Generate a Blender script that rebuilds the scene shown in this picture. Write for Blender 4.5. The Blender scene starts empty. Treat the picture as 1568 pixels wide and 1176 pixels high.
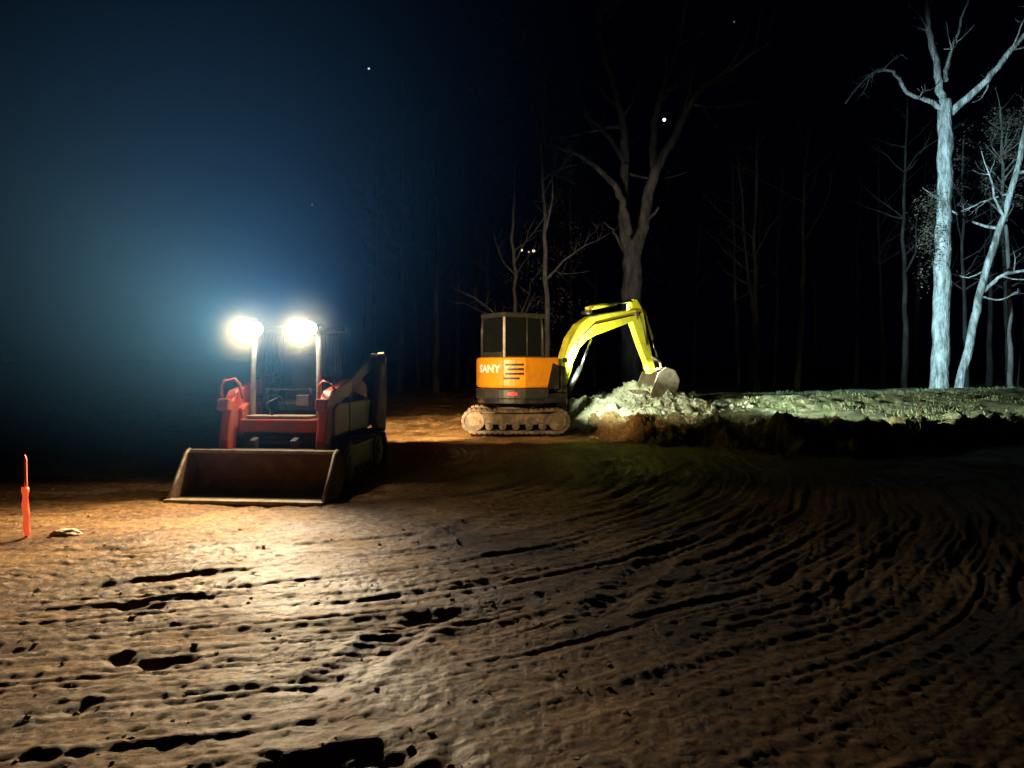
import bpy, bmesh, math, random
import numpy as np
from mathutils import Vector, Matrix, noise as mnoise

random.seed(7); rng=np.random.default_rng(7)
S=bpy.context.scene
COL=S.collection
S.view_settings.view_transform='Standard'
S.view_settings.look='None'
S.view_settings.exposure=0

# ---------------------------------------------------------------- materials
def mat(name,col,rough=0.6,metal=0.0,dirt=None,dirt_amt=0.4,scale=6.0,bump=0.15,spec=0.4,emit=None,estr=0,transl=None):
    m=bpy.data.materials.new(name); m.use_nodes=True
    nt=m.node_tree; N=nt.nodes; L=nt.links
    b=N['Principled BSDF']
    b.inputs['Roughness'].default_value=rough; b.inputs['Metallic'].default_value=metal
    b.inputs['Specular IOR Level'].default_value=spec
    b.inputs['Base Color'].default_value=(*col,1)
    tc=N.new('ShaderNodeTexCoord')
    n=N.new('ShaderNodeTexNoise'); n.inputs['Scale'].default_value=scale; n.inputs['Detail'].default_value=8
    n.inputs['Roughness'].default_value=0.65
    L.new(tc.outputs['Object'],n.inputs['Vector'])
    if dirt is None: dirt=tuple(c*0.6 for c in col)
    r=N.new('ShaderNodeValToRGB'); r.color_ramp.elements[0].position=0.62-dirt_amt*0.35; r.color_ramp.elements[1].position=0.78-dirt_amt*0.2
    r.color_ramp.elements[0].color=(*col,1); r.color_ramp.elements[1].color=(*dirt,1)
    L.new(n.outputs['Fac'],r.inputs['Fac']); L.new(r.outputs['Color'],b.inputs['Base Color'])
    if bump>0:
        n2=N.new('ShaderNodeTexNoise'); n2.inputs['Scale'].default_value=scale*6; n2.inputs['Detail'].default_value=5
        L.new(tc.outputs['Object'],n2.inputs['Vector'])
        bp=N.new('ShaderNodeBump'); bp.inputs['Strength'].default_value=bump; bp.inputs['Distance'].default_value=0.02
        L.new(n2.outputs['Fac'],bp.inputs['Height']); L.new(bp.outputs['Normal'],b.inputs['Normal'])
    if emit:
        b.inputs['Emission Color'].default_value=(*emit,1); b.inputs['Emission Strength'].default_value=estr
    return m

MUD=(0.23,0.145,0.08)
M_red=mat('red_paint',(0.55,0.045,0.02),0.4,dirt=(0.24,0.09,0.045),dirt_amt=0.75,scale=7)
M_orange=mat('orange_paint',(0.82,0.31,0.012),0.35,dirt=(0.55,0.22,0.03),dirt_amt=0.4,scale=3)
M_yellow=mat('yellow_paint',(0.66,0.60,0.03),0.4,dirt=(0.4,0.34,0.08),dirt_amt=0.4,scale=4)
M_black=mat('black_paint',(0.015,0.015,0.017),0.45,dirt=(0.09,0.06,0.04),dirt_amt=0.35,scale=5)
M_cab=mat('cab_frame_paint',(0.035,0.035,0.035),0.4,dirt=(0.08,0.06,0.04),dirt_amt=0.3,scale=5)
M_dark=mat('dark_grey_metal',(0.05,0.05,0.055),0.5,dirt=(0.13,0.09,0.055),dirt_amt=0.5)
M_steel=mat('muddy_steel',(0.26,0.22,0.16),0.5,0.3,dirt=(0.14,0.09,0.05),dirt_amt=0.6,scale=7,bump=0.4)
M_bucket=mat('bucket_inside_mud',(0.10,0.055,0.028),0.8,0.0,dirt=(0.17,0.105,0.055),dirt_amt=0.4,scale=5,bump=0.6)
M_rubber=mat('muddy_track',(0.035,0.024,0.017),0.9,dirt=(0.12,0.08,0.045),dirt_amt=0.5,scale=6,bump=0.6)
M_rubberd=mat('rubber_track',(0.035,0.03,0.028),0.9,dirt=(0.14,0.1,0.06),dirt_amt=0.5,scale=6,bump=0.6)
M_post=mat('grey_post_paint',(0.5,0.5,0.48),0.45,dirt=(0.3,0.25,0.2),dirt_amt=0.4)
M_tan=mat('tan_plate',(0.34,0.26,0.17),0.7,dirt=(0.2,0.13,0.08),dirt_amt=0.5,bump=0.5)  # tan with darker brown blotches
M_chrome=mat('chrome_rod',(0.75,0.75,0.75),0.2,1.0,dirt_amt=0.1,bump=0)
M_white=mat('white_decal',(0.8,0.8,0.8),0.5,dirt_amt=0.1,bump=0)
M_seat=mat('seat_vinyl',(0.06,0.06,0.065),0.6)
M_lamp=mat('lit_lamp',(1,1,1),0.3,bump=0,emit=(1.0,0.86,0.52),estr=170)
M_lamp_c=mat('lit_work_lamp',(1,1,1),0.3,bump=0,emit=(0.85,1.0,0.95),estr=40)
M_tail=mat('tail_lamp',(0.6,0.02,0.02),0.3,bump=0,emit=(1,0.05,0.04),estr=0.9)
M_glass=bpy.data.materials.new('cab_glass'); M_glass.use_nodes=True
b=M_glass.node_tree.nodes['Principled BSDF']; b.inputs['Base Color'].default_value=(0.012,0.014,0.014,1); b.inputs['Roughness'].default_value=0.06
b.inputs['Alpha'].default_value=0.72

# ---------------------------------------------------------------- mesh helpers
def empty(name,loc=(0,0,0),rz=0):
    e=bpy.data.objects.new(name,None); COL.objects.link(e); e.location=loc; e.rotation_euler=(0,0,rz); e.empty_display_size=0.3
    return e
def link(name,me,m,parent=None,smooth=False):
    o=bpy.data.objects.new(name,me); COL.objects.link(o)
    if m is not None: me.materials.append(m)
    if parent is not None: o.parent=parent
    if smooth:
        for p in me.polygons: p.use_smooth=True
    return o
def bev(o,w,seg=2):
    md=o.modifiers.new('bevel','BEVEL'); md.width=w; md.segments=seg; md.limit_method='ANGLE'; md.angle_limit=math.radians(35)
    return o
def box(name,lo,hi,m,parent,bevel=0.012,rot=None):
    lo=Vector(lo);hi=Vector(hi);c=(lo+hi)/2;d=(hi-lo)
    bm=bmesh.new(); bmesh.ops.create_cube(bm,size=1)
    for v in bm.verts: v.co=Vector((v.co.x*d.x,v.co.y*d.y,v.co.z*d.z))
    me=bpy.data.meshes.new(name); bm.to_mesh(me); bm.free()
    o=link(name,me,m,parent); o.location=c
    if rot: o.rotation_euler=rot
    if bevel>0: bev(o,min(bevel,min(d)*0.45))
    return o
def prism(name,poly,a0,a1,axis,m,parent,bevel=0.01):
    bm=bmesh.new(); n=len(poly)
    def P(p,a):
        return {'x':(a,p[0],p[1]),'y':(p[0],a,p[1]),'z':(p[0],p[1],a)}[axis]
    A=[bm.verts.new(P(p,a0)) for p in poly]; B=[bm.verts.new(P(p,a1)) for p in poly]
    bm.faces.new(A); bm.faces.new(B[::-1])
    for i in range(n):
        j=(i+1)%n; bm.faces.new((A[i],B[i],B[j],A[j]))
    bmesh.ops.recalc_face_normals(bm,faces=bm.faces)
    me=bpy.data.meshes.new(name); bm.to_mesh(me); bm.free()
    o=link(name,me,m,parent)
    if bevel>0: bev(o,bevel)
    return o
def tube_mesh(paths,sides=10,caps=True):
    VA=[];F=[];base=0
    ang=np.arange(sides)*2*math.pi/sides; ca=np.cos(ang)[None,:,None]; sa=np.sin(ang)[None,:,None]
    for pts,rad in paths:
        P=np.array([tuple(p) for p in pts],float); n=len(P)
        R=np.full(n,rad,float) if not hasattr(rad,'__len__') else np.array(rad,float)
        T=np.empty_like(P); T[1:-1]=P[2:]-P[:-2]; T[0]=P[1]-P[0]; T[-1]=P[-1]-P[-2]
        T/= (np.linalg.norm(T,axis=1,keepdims=True)+1e-12)
        up=np.array((0,0,1.)) if abs(T[0,2])<0.9 else np.array((1.,0,0))
        A=np.cross(T,up); ln=np.linalg.norm(A,axis=1,keepdims=True)
        alt=np.cross(T,np.array((0.3,1,0.2))); A=np.where(ln<0.05,alt,A); A/=np.linalg.norm(A,axis=1,keepdims=True)+1e-12
        B=np.cross(T,A)
        V=P[:,None,:]+(A[:,None,:]*ca+B[:,None,:]*sa)*R[:,None,None]
        VA.append(V.reshape(-1,3))
        for i in range(n-1):
            a=base+i*sides
            for k in range(sides):
                k2=(k+1)%sides
                F.append((a+k,a+k2,a+sides+k2,a+sides+k))
        if caps:
            F.append(tuple(base+k for k in range(sides))[::-1]); F.append(tuple(base+(n-1)*sides+k for k in range(sides)))
        base+=n*sides
    me=bpy.data.meshes.new('tube'); me.from_pydata(np.concatenate(VA).tolist(),[],F); me.update()
    return me
def tube(name,pts,r,m,parent,sides=12):
    me=tube_mesh([(pts,r)],sides); me.name=name
    o=link(name,me,m,parent)
    for p in me.polygons: p.use_smooth=len(p.vertices)==4
    return o
def cyl_x(name,x0,x1,y,z,r,m,parent,sides=24):
    return tube(name,[(x0,y,z),(x1,y,z)],r,m,parent,sides)

def stadium_path(L,Hh,n=160,drop=0.0):
    r=Hh/2; st=L-2*r; per=2*st+2*math.pi*r; out=[]
    for i in range(n):
        s=per*i/n
        if s<st: p=(-st/2+s,-r); a=0
        elif s<st+math.pi*r:
            t=(s-st)/r; p=(st/2+r*math.sin(t),-r*math.cos(t)); a=t
        elif s<2*st+math.pi*r:
            q=s-st-math.pi*r; p=(st/2-q,r - drop*math.sin(math.pi*q/st)); a=math.pi
        else:
            t=(s-2*st-math.pi*r)/r; p=(-st/2-r*math.sin(t),r*math.cos(t)); a=math.pi+t
        out.append((p[0],p[1],a))
    return out
def track(prefix,parent,cx,cy,z0,L,Hh,w0,w1,axis,m,mf,npads,wheelr,nroll):
    r=Hh/2
    def P(s,w,z):
        return (cx+s,w,z0+r+z) if axis=='x' else (w,cy+s,z0+r+z)
    V=[];F=[]
    path=stadium_path(L,Hh,npads*3,0.03)
    n=len(path)
    for (s,z,a) in path:
        nx,nz=math.sin(a),-math.cos(a)
        for (off,w) in ((0,w0),(0,w1),(-0.045,w1),(-0.045,w0)):
            V.append(P(s+nx*(off-0.03),w,z+nz*(off-0.03)))
    for i in range(n):
        j=(i+1)%n
        for k in range(4):
            k2=(k+1)%4; F.append((i*4+k,i*4+k2,j*4+k2,j*4+k))
    for i in range(0,n,3):
        s,z,a=path[i]; tx,tz=math.cos(a),math.sin(a); nx,nz=math.sin(a),-math.cos(a)
        hl=L*0.011+0.009; b0=len(V)
        for w in (w0-0.004,w1+0.004):
            for (dt,dn) in ((-hl*1.3,-0.05),(hl*1.3,-0.05),(hl,-0.008),(-hl,-0.008)):
                V.append(P(s+tx*dt+nx*dn,w,z+tz*dt+nz*dn))
        F+= [(b0,b0+1,b0+2,b0+3),(b0+7,b0+6,b0+5,b0+4)]
        for k in range(4):
            k2=(k+1)%4; F.append((b0+k,b0+4+k,b0+4+k2,b0+k2))
    me=bpy.data.meshes.new(prefix+'belt'); me.from_pydata(V,[],F); me.update()
    bm=bmesh.new(); bm.from_mesh(me); bmesh.ops.recalc_face_normals(bm,faces=bm.faces); bm.to_mesh(me); bm.free()
    link(prefix+'belt',me,m,parent)
    paths=[]
    def wheel(s,z,rr,inset):
        wa,wb=(w0+inset,w1-inset)
        paths.append(([P(s,wa,z),P(s,wb,z)],rr))
        paths.append(([P(s,wa-0.02,z),P(s,wb+0.02,z)],rr*0.62))
        paths.append(([P(s,wa-0.035,z),P(s,wb+0.035,z)],rr*0.3))
    st=L-2*r
    wheel(-st/2,0.0,wheelr,0.04); wheel(st/2,0.0,wheelr*0.93,0.04)
    for i in range(nroll):
        wheel(-st/2+wheelr+0.1+(st-2*wheelr-0.2)*i/(nroll-1),-r+0.17,0.08,0.06)
    me=tube_mesh(paths,22); link(prefix+'wheels',me,mf,parent)
    if axis=='x': box(prefix+'frame',(cx-st/2+.05,w0+0.06,z0+0.2),(cx+st/2-.05,w1-0.06,z0+Hh-0.13),mf,parent,0.02)
    else: box(prefix+'frame',(w0+0.06,cy-st/2+.05,z0+0.2),(w1-0.06,cy+st/2-.05,z0+Hh-0.13),M_dark,parent,0.02)

# ---------------------------------------------------------------- terrain
def hsh(ix,iy,seed):
    h=(ix.astype(np.int64)*374761393+iy.astype(np.int64)*668265263+seed*1442695041)&0x7fffffff
    h=((h^(h>>13))*1274126177)&0x7fffffff
    h=(h^(h>>16))&0xffff
    return h/65535.0
def vn(x,y,seed=0):
    ix=np.floor(x);iy=np.floor(y);fx=x-ix;fy=y-iy
    fx=fx*fx*(3-2*fx);fy=fy*fy*(3-2*fy)
    a=hsh(ix,iy,seed);b=hsh(ix+1,iy,seed);c=hsh(ix,iy+1,seed);d=hsh(ix+1,iy+1,seed)
    return (a*(1-fx)+b*fx)*(1-fy)+(c*(1-fx)+d*fx)*fy-0.5
def fbm(x,y,seed=0,o=4):
    s=0;a=1
    for i in range(o):
        s=s+a*vn(x*2**i+i*17.3,y*2**i-i*9.1,seed+i); a*=0.5
    return s
def ss(a,b,x):
    t=np.clip((x-a)/(b-a),0,1); return t*t*(3-2*t)
EX=np.array([-60,-2,1.2,3.0,5.2,7.5,10,14,20,60]); EY=np.array([60,30,17.4,15.4,13.6,14.2,16.0,18.5,20.5,26])
def H(x,y):
    cx,cy=-4.6,12.2
    wx=x+0.07*fbm(x*1.1,y*1.1,301,3); wy=y+0.07*fbm(x*1.1,y*1.1,305,3)
    r=np.hypot(wx-cx,wy-cy)+0.3*fbm(x*0.35,y*0.35,3,2); th=np.arctan2(wy-cy,wx-cx); s=th*7.0
    nr=(1-ss(15,20,y)); co_=0.6+0.4*ss(3.0,5.5,y)
    h=0.03*fbm(x*0.45,y*0.45,1,3)
    act=0.55+0.5*ss(-0.3,0.35,fbm(x*0.5+4,y*0.5,77,3))
    h+=nr*co_*act*(0.012*fbm(r*3.0,s*0.3,11,2)+0.023*fbm(r*7.0,s*0.30,21,2))
    h+=nr*act*co_*(0.030*fbm(r*15,s*0.55,25,2)+0.016*fbm(r*28,s*1.4,27,1))
    q=wx*0.90-wy*0.42; q2=wx*0.42+wy*0.90
    m2=ss(-0.15,0.25,fbm(x*0.3+9,y*0.3,41,2))
    h+=nr*co_*m2*(0.018*fbm(q*8,q2*0.45,43,2)+0.018*fbm(q*19,q2*0.9,46,2))
    h+=nr*(0.010*np.maximum(fbm(wx*7,wy*7,31,3),-0.05)+0.018*np.abs(fbm(x*13,y*13,35,3)))
    for (rk,w,dp,ph) in ((5.2,0.12,0.014,0),(6.35,0.12,0.014,1),(4.4,0.11,0.014,2),(7.6,0.13,0.014,1.7),(8.7,0.13,0.013,.5)):
        d=np.abs(r-rk+0.12*np.sin(s*0.5+ph))
        g=np.clip(1-(d/w)**2,0,1); m=ss(-0.15,0.25,fbm(s*0.6+ph*3,r*0.2,90+int(ph*3),3))
        rim=np.exp(-((d-w*1.25)/0.05)**2)
        h+=nr*m*(-dp*g+0.010*rim*(1+1.2*fbm(x*4,y*4,8,2))+0.004*g*np.sin(s*2*math.pi/0.13))
    for (q0,ph) in ((-3.35,0),(-2.35,2.0),(-1.3,4.0)):
        d=np.abs(q-q0+0.1*np.sin(y*0.8+ph)); g=np.clip(1-(d/0.13)**2,0,1); m=ss(-0.1,0.2,fbm(y*0.6+ph,x*0.1,60,2))*(1-ss(11,14,y))*ss(2.5,4,y)
        h+=m*(-0.018*g+0.012*np.exp(-((d-0.18)/0.05)**2)*(1+1.2*fbm(x*5,y*5,9,2))+0.006*g*np.sin(q2*2*math.pi/0.13))
    for (px,py,pr,dp) in ((-1.83,3.72,0.11,0.045),(-2.3,4.55,0.10,0.03),(-0.55,2.72,0.20,0.04)):
        d=np.hypot((x-px)*0.6,(y-py)*1.3)/pr+1.2*vn(x*9,y*9,5); h-=dp*(1-ss(0.3,1.4,d))
    e=np.interp(x,EX,EY)+1.3*fbm(x*0.8,y*0.3,70,4)
    d=y-e
    up=ss(-0.5,0.3,d); on=ss(0.5,3.0,x)
    prof=np.interp(d,[-1,0,2.5,6,9,20,40],[0.2,0.26,0.36,0.60,0.58,0.12,0.0])
    prof2=np.interp(d,[-1,0,2.5,6,9,20,40],[0.15,0.16,0.16,0.14,0.1,0.05,0.0])
    edge=np.exp(-(d/1.3)**2)
    rg=fbm(x*1.9,y*1.9,72,5)
    h+=up*(prof*on+prof2*(1-on))+edge*(0.05+0.42*np.maximum(rg,-0.2)+0.2*np.abs(fbm(x*5,y*5,74,4)))*on
    h-=0.14*np.exp(-((d+1.1)/0.6)**2)*on
    far=ss(14,20,y)
    h+=far*(0.08*fbm(x*0.9,y*0.9,99,3)+0.13*fbm(x*2.6,y*2.6,101,5))
    h+=ss(80,300,np.hypot(x,y))*3.0
    h-=0.06*ss(5,9,-x)
    return h
def axis_pts(lo,hi,step,far,growth):
    a=list(np.arange(lo,hi,step)); 
    s=step;v=a[-1];R=[]
    while v<far: s*=growth; v+=s; R.append(v)
    s=step;v=a[0];Lf=[]
    while v>-far: s*=growth; v-=s; Lf.append(v)
    return np.array(Lf[::-1]+a+R)
xs=axis_pts(-5.4,4.2,0.018,320,1.028)
ys=list(np.arange(1.9,6.5,0.016)); s=0.016;v=ys[-1]
while v<25: s=min(s*1.012,0.07); v+=s; ys.append(v)
while v<330: s*=1.06; v+=s; ys.append(v)
s=0.05;v=ys[0];Lf=[]
while v>-60: s*=1.25; v-=s; Lf.append(v)
ys=np.array(Lf[::-1]+ys)
X,Y=np.meshgrid(xs,ys); Z=H(X,Y)
nx,ny=len(xs),len(ys)
co=np.stack([X.ravel(),Y.ravel(),Z.ravel()],1).astype(np.float32)
idx=np.arange(nx*ny).reshape(ny,nx)
q=np.stack([idx[:-1,:-1],idx[:-1,1:],idx[1:,1:],idx[1:,:-1]],-1).reshape(-1,4)
me=bpy.data.meshes.new('ground'); me.vertices.add(len(co)); me.vertices.foreach_set('co',co.ravel())
me.loops.add(q.size); me.loops.foreach_set('vertex_index',q.ravel().astype(np.int32))
me.polygons.add(len(q)); me.polygons.foreach_set('loop_start',np.arange(0,q.size,4,dtype=np.int32)); 
me.polygons.foreach_set('use_smooth',np.ones(len(q),dtype=bool))
me.update(calc_edges=True)
def HZ(x,y): return float(H(np.array([float(x)]),np.array([float(y)]))[0])

def ground_mat():
    m=bpy.data.materials.new('bare_clay_soil'); m.use_nodes=True; nt=m.node_tree;N=nt.nodes;L=nt.links
    b=N['Principled BSDF']; tc=N.new('ShaderNodeTexCoord')
    def nz(sc,det=8,ro=0.6,vec=None):
        n=N.new('ShaderNodeTexNoise'); n.inputs['Scale'].default_value=sc; n.inputs['Detail'].default_value=det; n.inputs['Roughness'].default_value=ro
        L.new(vec or tc.outputs['Object'],n.inputs['Vector']); return n
    n1=nz(0.9,5,0.6); n2=nz(14,8,0.8)
    r1=N.new('ShaderNodeValToRGB'); e=r1.color_ramp.elements
    e[0].position=0.41;e[0].color=(0.060,0.023,0.006,1); e[1].position=0.61;e[1].color=(0.42,0.24,0.085,1)
    x=e.new(0.5);x.color=(0.20,0.098,0.031,1)
    mx=N.new('ShaderNodeMix'); mx.data_type='FLOAT'; mx.inputs[0].default_value=0.6
    L.new(n1.outputs['Fac'],mx.inputs[2]); L.new(n2.outputs['Fac'],mx.inputs[3]); L.new(mx.outputs[0],r1.inputs['Fac'])
    vo=N.new('ShaderNodeTexVoronoi'); vo.inputs['Scale'].default_value=30; vo.inputs['Randomness'].default_value=1
    L.new(tc.outputs['Object'],vo.inputs['Vector'])
    r2=N.new('ShaderNodeValToRGB'); r2.color_ramp.elements[0].position=0.10; r2.color_ramp.elements[0].color=(1,1,1,1); r2.color_ramp.elements[1].position=0.2; r2.color_ramp.elements[1].color=(0,0,0,1)
    L.new(vo.outputs['Distance'],r2.inputs['Fac'])
    sep=N.new('ShaderNodeSeparateColor'); L.new(vo.outputs['Color'],sep.inputs[0])
    gt=N.new('ShaderNodeMath'); gt.operation='GREATER_THAN'; gt.inputs[1].default_value=0.75; L.new(sep.outputs[0],gt.inputs[0])
    mu=N.new('ShaderNodeMath'); mu.operation='MULTIPLY'; L.new(r2.outputs['Color'],mu.inputs[0]); L.new(gt.outputs[0],mu.inputs[1])
    mc=N.new('ShaderNodeMix'); mc.data_type='RGBA'; L.new(mu.outputs[0],mc.inputs[0]); L.new(r1.outputs['Color'],mc.inputs[6]); mc.inputs[7].default_value=(0.46,0.36,0.22,1)
    sx=N.new('ShaderNodeSeparateXYZ'); L.new(tc.outputs['Object'],sx.inputs[0])
    ad=N.new('ShaderNodeMath'); ad.operation='MULTIPLY_ADD'; ad.inputs[1].default_value=0.55; L.new(sx.outputs['X'],ad.inputs[0]); L.new(sx.outputs['Y'],ad.inputs[2])
    mr=N.new('ShaderNodeMapRange'); mr.inputs[1].default_value=17.0; mr.inputs[2].default_value=20.5; L.new(ad.outputs[0],mr.inputs[0])
    mx2=N.new('ShaderNodeMapRange'); mx2.inputs[1].default_value=0.5; mx2.inputs[2].default_value=2.5; L.new(sx.outputs['X'],mx2.inputs[0])
    mm_=N.new('ShaderNodeMath'); mm_.operation='MULTIPLY'; L.new(mr.outputs[0],mm_.inputs[0]); L.new(mx2.outputs[0],mm_.inputs[1])
    r3=N.new('ShaderNodeValToRGB'); r3.color_ramp.elements[0].position=0.44; r3.color_ramp.elements[0].color=(0.05,0.07,0.025,1); r3.color_ramp.elements[1].position=0.60; r3.color_ramp.elements[1].color=(0.28,0.285,0.17,1)
    n5=nz(2.2,10,0.85); L.new(n5.outputs['Fac'],r3.inputs['Fac'])
    mg=N.new('ShaderNodeMix'); mg.data_type='RGBA'; L.new(mm_.outputs[0],mg.inputs[0]); L.new(mc.outputs[2],mg.inputs[6]); L.new(r3.outputs['Color'],mg.inputs[7])
    L.new(mg.outputs[2],b.inputs['Base Color'])
    n3=nz(34,8,0.85); n4=nz(120,4,0.8)
    bp1=N.new('ShaderNodeBump'); bp1.inputs['Strength'].default_value=1.0; bp1.inputs['Distance'].default_value=0.07; L.new(n3.outputs['Fac'],bp1.inputs['Height'])
    bp2=N.new('ShaderNodeBump'); bp2.inputs['Strength'].default_value=1.0; bp2.inputs['Distance'].default_value=0.02; L.new(n4.outputs['Fac'],bp2.inputs['Height']); L.new(bp1.outputs['Normal'],bp2.inputs['Normal'])
    L.new(bp2.outputs['Normal'],b.inputs['Normal'])
    rr=N.new('ShaderNodeMapRange'); rr.inputs[1].default_value=0.35; rr.inputs[2].default_value=0.65; rr.inputs[3].default_value=0.40; rr.inputs[4].default_value=0.75
    L.new(n1.outputs['Fac'],rr.inputs[0]); L.new(rr.outputs[0],b.inputs['Roughness']); b.inputs['Specular IOR Level'].default_value=0.28
    return m
M_ground=ground_mat()
link('ground',me,M_ground)

# ---------------------------------------------------------------- grass tufts on the bank
def grass():
    V=[];F=[]
    rnd=np.random.default_rng(3); n=1900
    gx=rnd.uniform(2.5,24,n); gd=rnd.uniform(-0.4,9,n)**1.0; gy=np.interp(gx,EX,EY)+gd
    keep=(fbm(gx*0.8,gy*0.8,555,3)>0.0)&~((gx<6.2)&(gy<21)&(gy>16.4))
    gx=gx[keep];gy=gy[keep]; gz=H(gx,gy)
    for x,y,z in zip(gx,gy,gz):
        for b_ in range(6):
            a=random.uniform(0,6.28); h=random.uniform(0.04,0.12); ox=x+random.gauss(0,0.08); oy=y+random.gauss(0,0.08); w=0.007; k=len(V)
            lx,ly=math.cos(a)*h*0.6,math.sin(a)*h*0.6
            V+=[(ox-w,oy,z-0.03),(ox+w,oy,z-0.03),(ox+lx*0.4+w*.6,oy+ly*.4,z+h*0.6),(ox+lx,oy+ly,z+h)]; F.append((k,k+1,k+2,k+3))
    me=bpy.data.meshes.new('grass'); me.from_pydata(V,[],F); me.update()
    link('grass',me,mat('dry_grass',(0.06,0.08,0.03),0.8,dirt=(0.13,0.13,0.07),dirt_amt=0.6,scale=1.5,bump=0))
grass()

# ---------------------------------------------------------------- camera
cam=bpy.data.cameras.new('camera'); cam.lens=26.1; cam.sensor_width=36; cam.clip_end=2000; cam.clip_start=0.05
co_=bpy.data.objects.new('camera',cam); COL.objects.link(co_); co_.location=(0,0,1.5); co_.rotation_euler=(math.radians(90-1.41),0,0)
S.camera=co_

# ---------------------------------------------------------------- lamp helper
def spot(name,loc,target,power,size_deg,blend,col,parent=None,rad=0.04,flat=1.0):
    l=bpy.data.lights.new(name,'SPOT'); l.energy=power; l.spot_size=math.radians(size_deg); l.spot_blend=blend; l.color=col; l.shadow_soft_size=rad
    o=bpy.data.objects.new(name,l); COL.objects.link(o); 
    d=(Vector(target)-Vector(loc)); M=Matrix.Translation(Vector(loc))@d.to_track_quat('-Z','Y').to_matrix().to_4x4()@Matrix.Diagonal((1,flat,1,1))
    if parent is not None:
        bpy.context.view_layer.update()
        o.parent=parent; o.matrix_parent_inverse=parent.matrix_world.inverted()
    o.matrix_world=M
    return o
def aim(loc,az,el,dist=10):
    a=math.radians(az);e=math.radians(el)
    return Vector(loc)+Vector((math.sin(a)*math.cos(e),math.cos(a)*math.cos(e),math.sin(e)))*dist
def W(parent,p):
    bpy.context.view_layer.update(); return parent.matrix_world@Vector(p)

# ---------------------------------------------------------------- compact track loader
LD=empty('compact_track_loader',(-2.90,8.0,0.0),math.radians(-5.5))
p=LD
outer=[(0,0.0),(0.42,0.0),(0.58,0.05),(0.68,0.16),(0.70,0.29),(0.66,0.41),(0.56,0.50),(0.50,0.52)]
inner=[(0.50,0.495),(0.55,0.475),(0.635,0.39),(0.67,0.29),(0.655,0.175),(0.565,0.075),(0.42,0.028),(0.0,0.022)]
prism('bucket_shell',outer+inner,-0.86,0.86,'x',M_bucket,p,0)
side=[(0.02,0.0),(0.42,-0.002),(0.585,0.045),(0.69,0.155),(0.712,0.29),(0.67,0.42),(0.565,0.512),(0.47,0.53),(0.40,0.50)]
for sx in (-1,1):
    a,b_=sorted((sx*0.862,sx*0.885)); prism('bucket_side',side,a,b_,'x',M_bucket,p,0.004)
    tube('bucket_side_rim',[(sx*0.874,0.01,0.03),(sx*0.874,0.20,0.25),(sx*0.874,0.40,0.50),(sx*0.874,0.48,0.535)],[0.026,0.024,0.024,0.024],M_steel,p,6)
box('cutting_edge',(-0.89,-0.06,0.004),(0.89,0.07,0.045),M_steel,p,0.004)
box('bucket_top_lip',(-0.885,0.44,0.50),(0.885,0.56,0.535),M_steel,p,0.008)
box('bucket_back_plate',(-0.5,0.70,0.12),(0.5,0.78,0.52),M_dark,p,0.01)
for sx in (-1,1):
    a,b_=sorted((sx*0.50,sx*0.80)); track('track_',p,0,1.95,0.0,1.95,0.62,a,b_,'y',M_rubberd,M_dark,40,0.24,4)
box('chassis',(-0.46,1.0,0.22),(0.46,2.85,0.86),M_dark,p,0.03)
box('front_plate',(-0.44,0.93,0.30),(0.44,1.0,0.66),M_black,p,0.01)
box('front_crossbar',(-0.47,0.88,0.70),(0.47,1.0,0.86),M_red,p,0.02)
box('front_sill',(-0.40,0.90,0.865),(0.40,1.12,0.90),M_tan,p,0.008)
box('step_tread',(-0.3,0.86,0.56),(0.3,0.93,0.60),M_dark,p,0.006)
for sx in (-1,1): box('coupler_ram',(sx*0.25-0.035,0.78,0.3),(sx*0.25+0.035,0.93,0.64),M_dark,p,0.01,rot=(math.radians(14),0,0))
for sx in (-1,1):
    a,b_=sorted((sx*0.47,sx*0.68)); prism('fender',[(0.98,0.64),(0.98,0.98),(1.12,1.04),(1.55,1.04),(1.55,0.66)],a,b_,'x',M_red,p,0.02)
    prism('fender_rear',[(1.56,0.64),(1.56,1.04),(2.6,1.04),(2.6,0.66)],a,b_,'x',M_black,p,0.02)
for sx in (-1,1):
    tube('front_post',[(sx*0.42,1.15,0.86),(sx*0.42,1.17,1.5),(sx*0.40,1.2,1.93)],0.033,M_post,p,10)
    tube('rear_post',[(sx*0.42,2.05,0.86),(sx*0.41,2.05,1.93)],0.04,M_black,p,8)
    tube('side_rail',[(sx*0.42,1.17,1.35),(sx*0.42,2.05,1.35)],0.014,M_black,p,6)
    for k in range(6):
        yy=1.3+k*0.13; tube('side_guard_bar',[(sx*0.42,yy,0.98),(sx*0.41,yy,1.9)],0.007,M_black,p,5)
box('roof',(-0.46,1.12,1.935),(0.46,2.12,1.99),M_black,p,0.02)
box('rear_guard',(-0.38,2.03,0.9),(0.38,2.06,1.9),M_black,p,0.004)
prism('seat_back',[(1.86,1.0),(1.95,1.0),(2.02,1.62),(1.93,1.66),(1.88,1.5)],-0.24,0.24,'x',M_seat,p,0.03)
box('seat_base',(-0.25,1.45,0.90),(0.25,1.92,1.05),M_seat,p,0.04)
for sx in (-1,1):
    tube('control_lever',[(sx*0.3,1.32,0.88),(sx*0.3,1.28,1.12),(sx*0.27,1.25,1.22)],[0.016,0.014,0.022],M_seat,p,8)
    box('armrest',(sx*0.34-0.04,1.35,1.06),(sx*0.34+0.04,1.75,1.12),M_seat,p,0.015)
tube('safety_bar',[(-0.3,1.8,1.1),(-0.3,1.3,1.2),(0.3,1.3,1.2),(0.3,1.8,1.1)],0.012,M_dark,p,8)
box('instrument_pod',(0.12,1.18,1.0),(0.28,1.26,1.14),M_dark,p,0.01)
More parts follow.
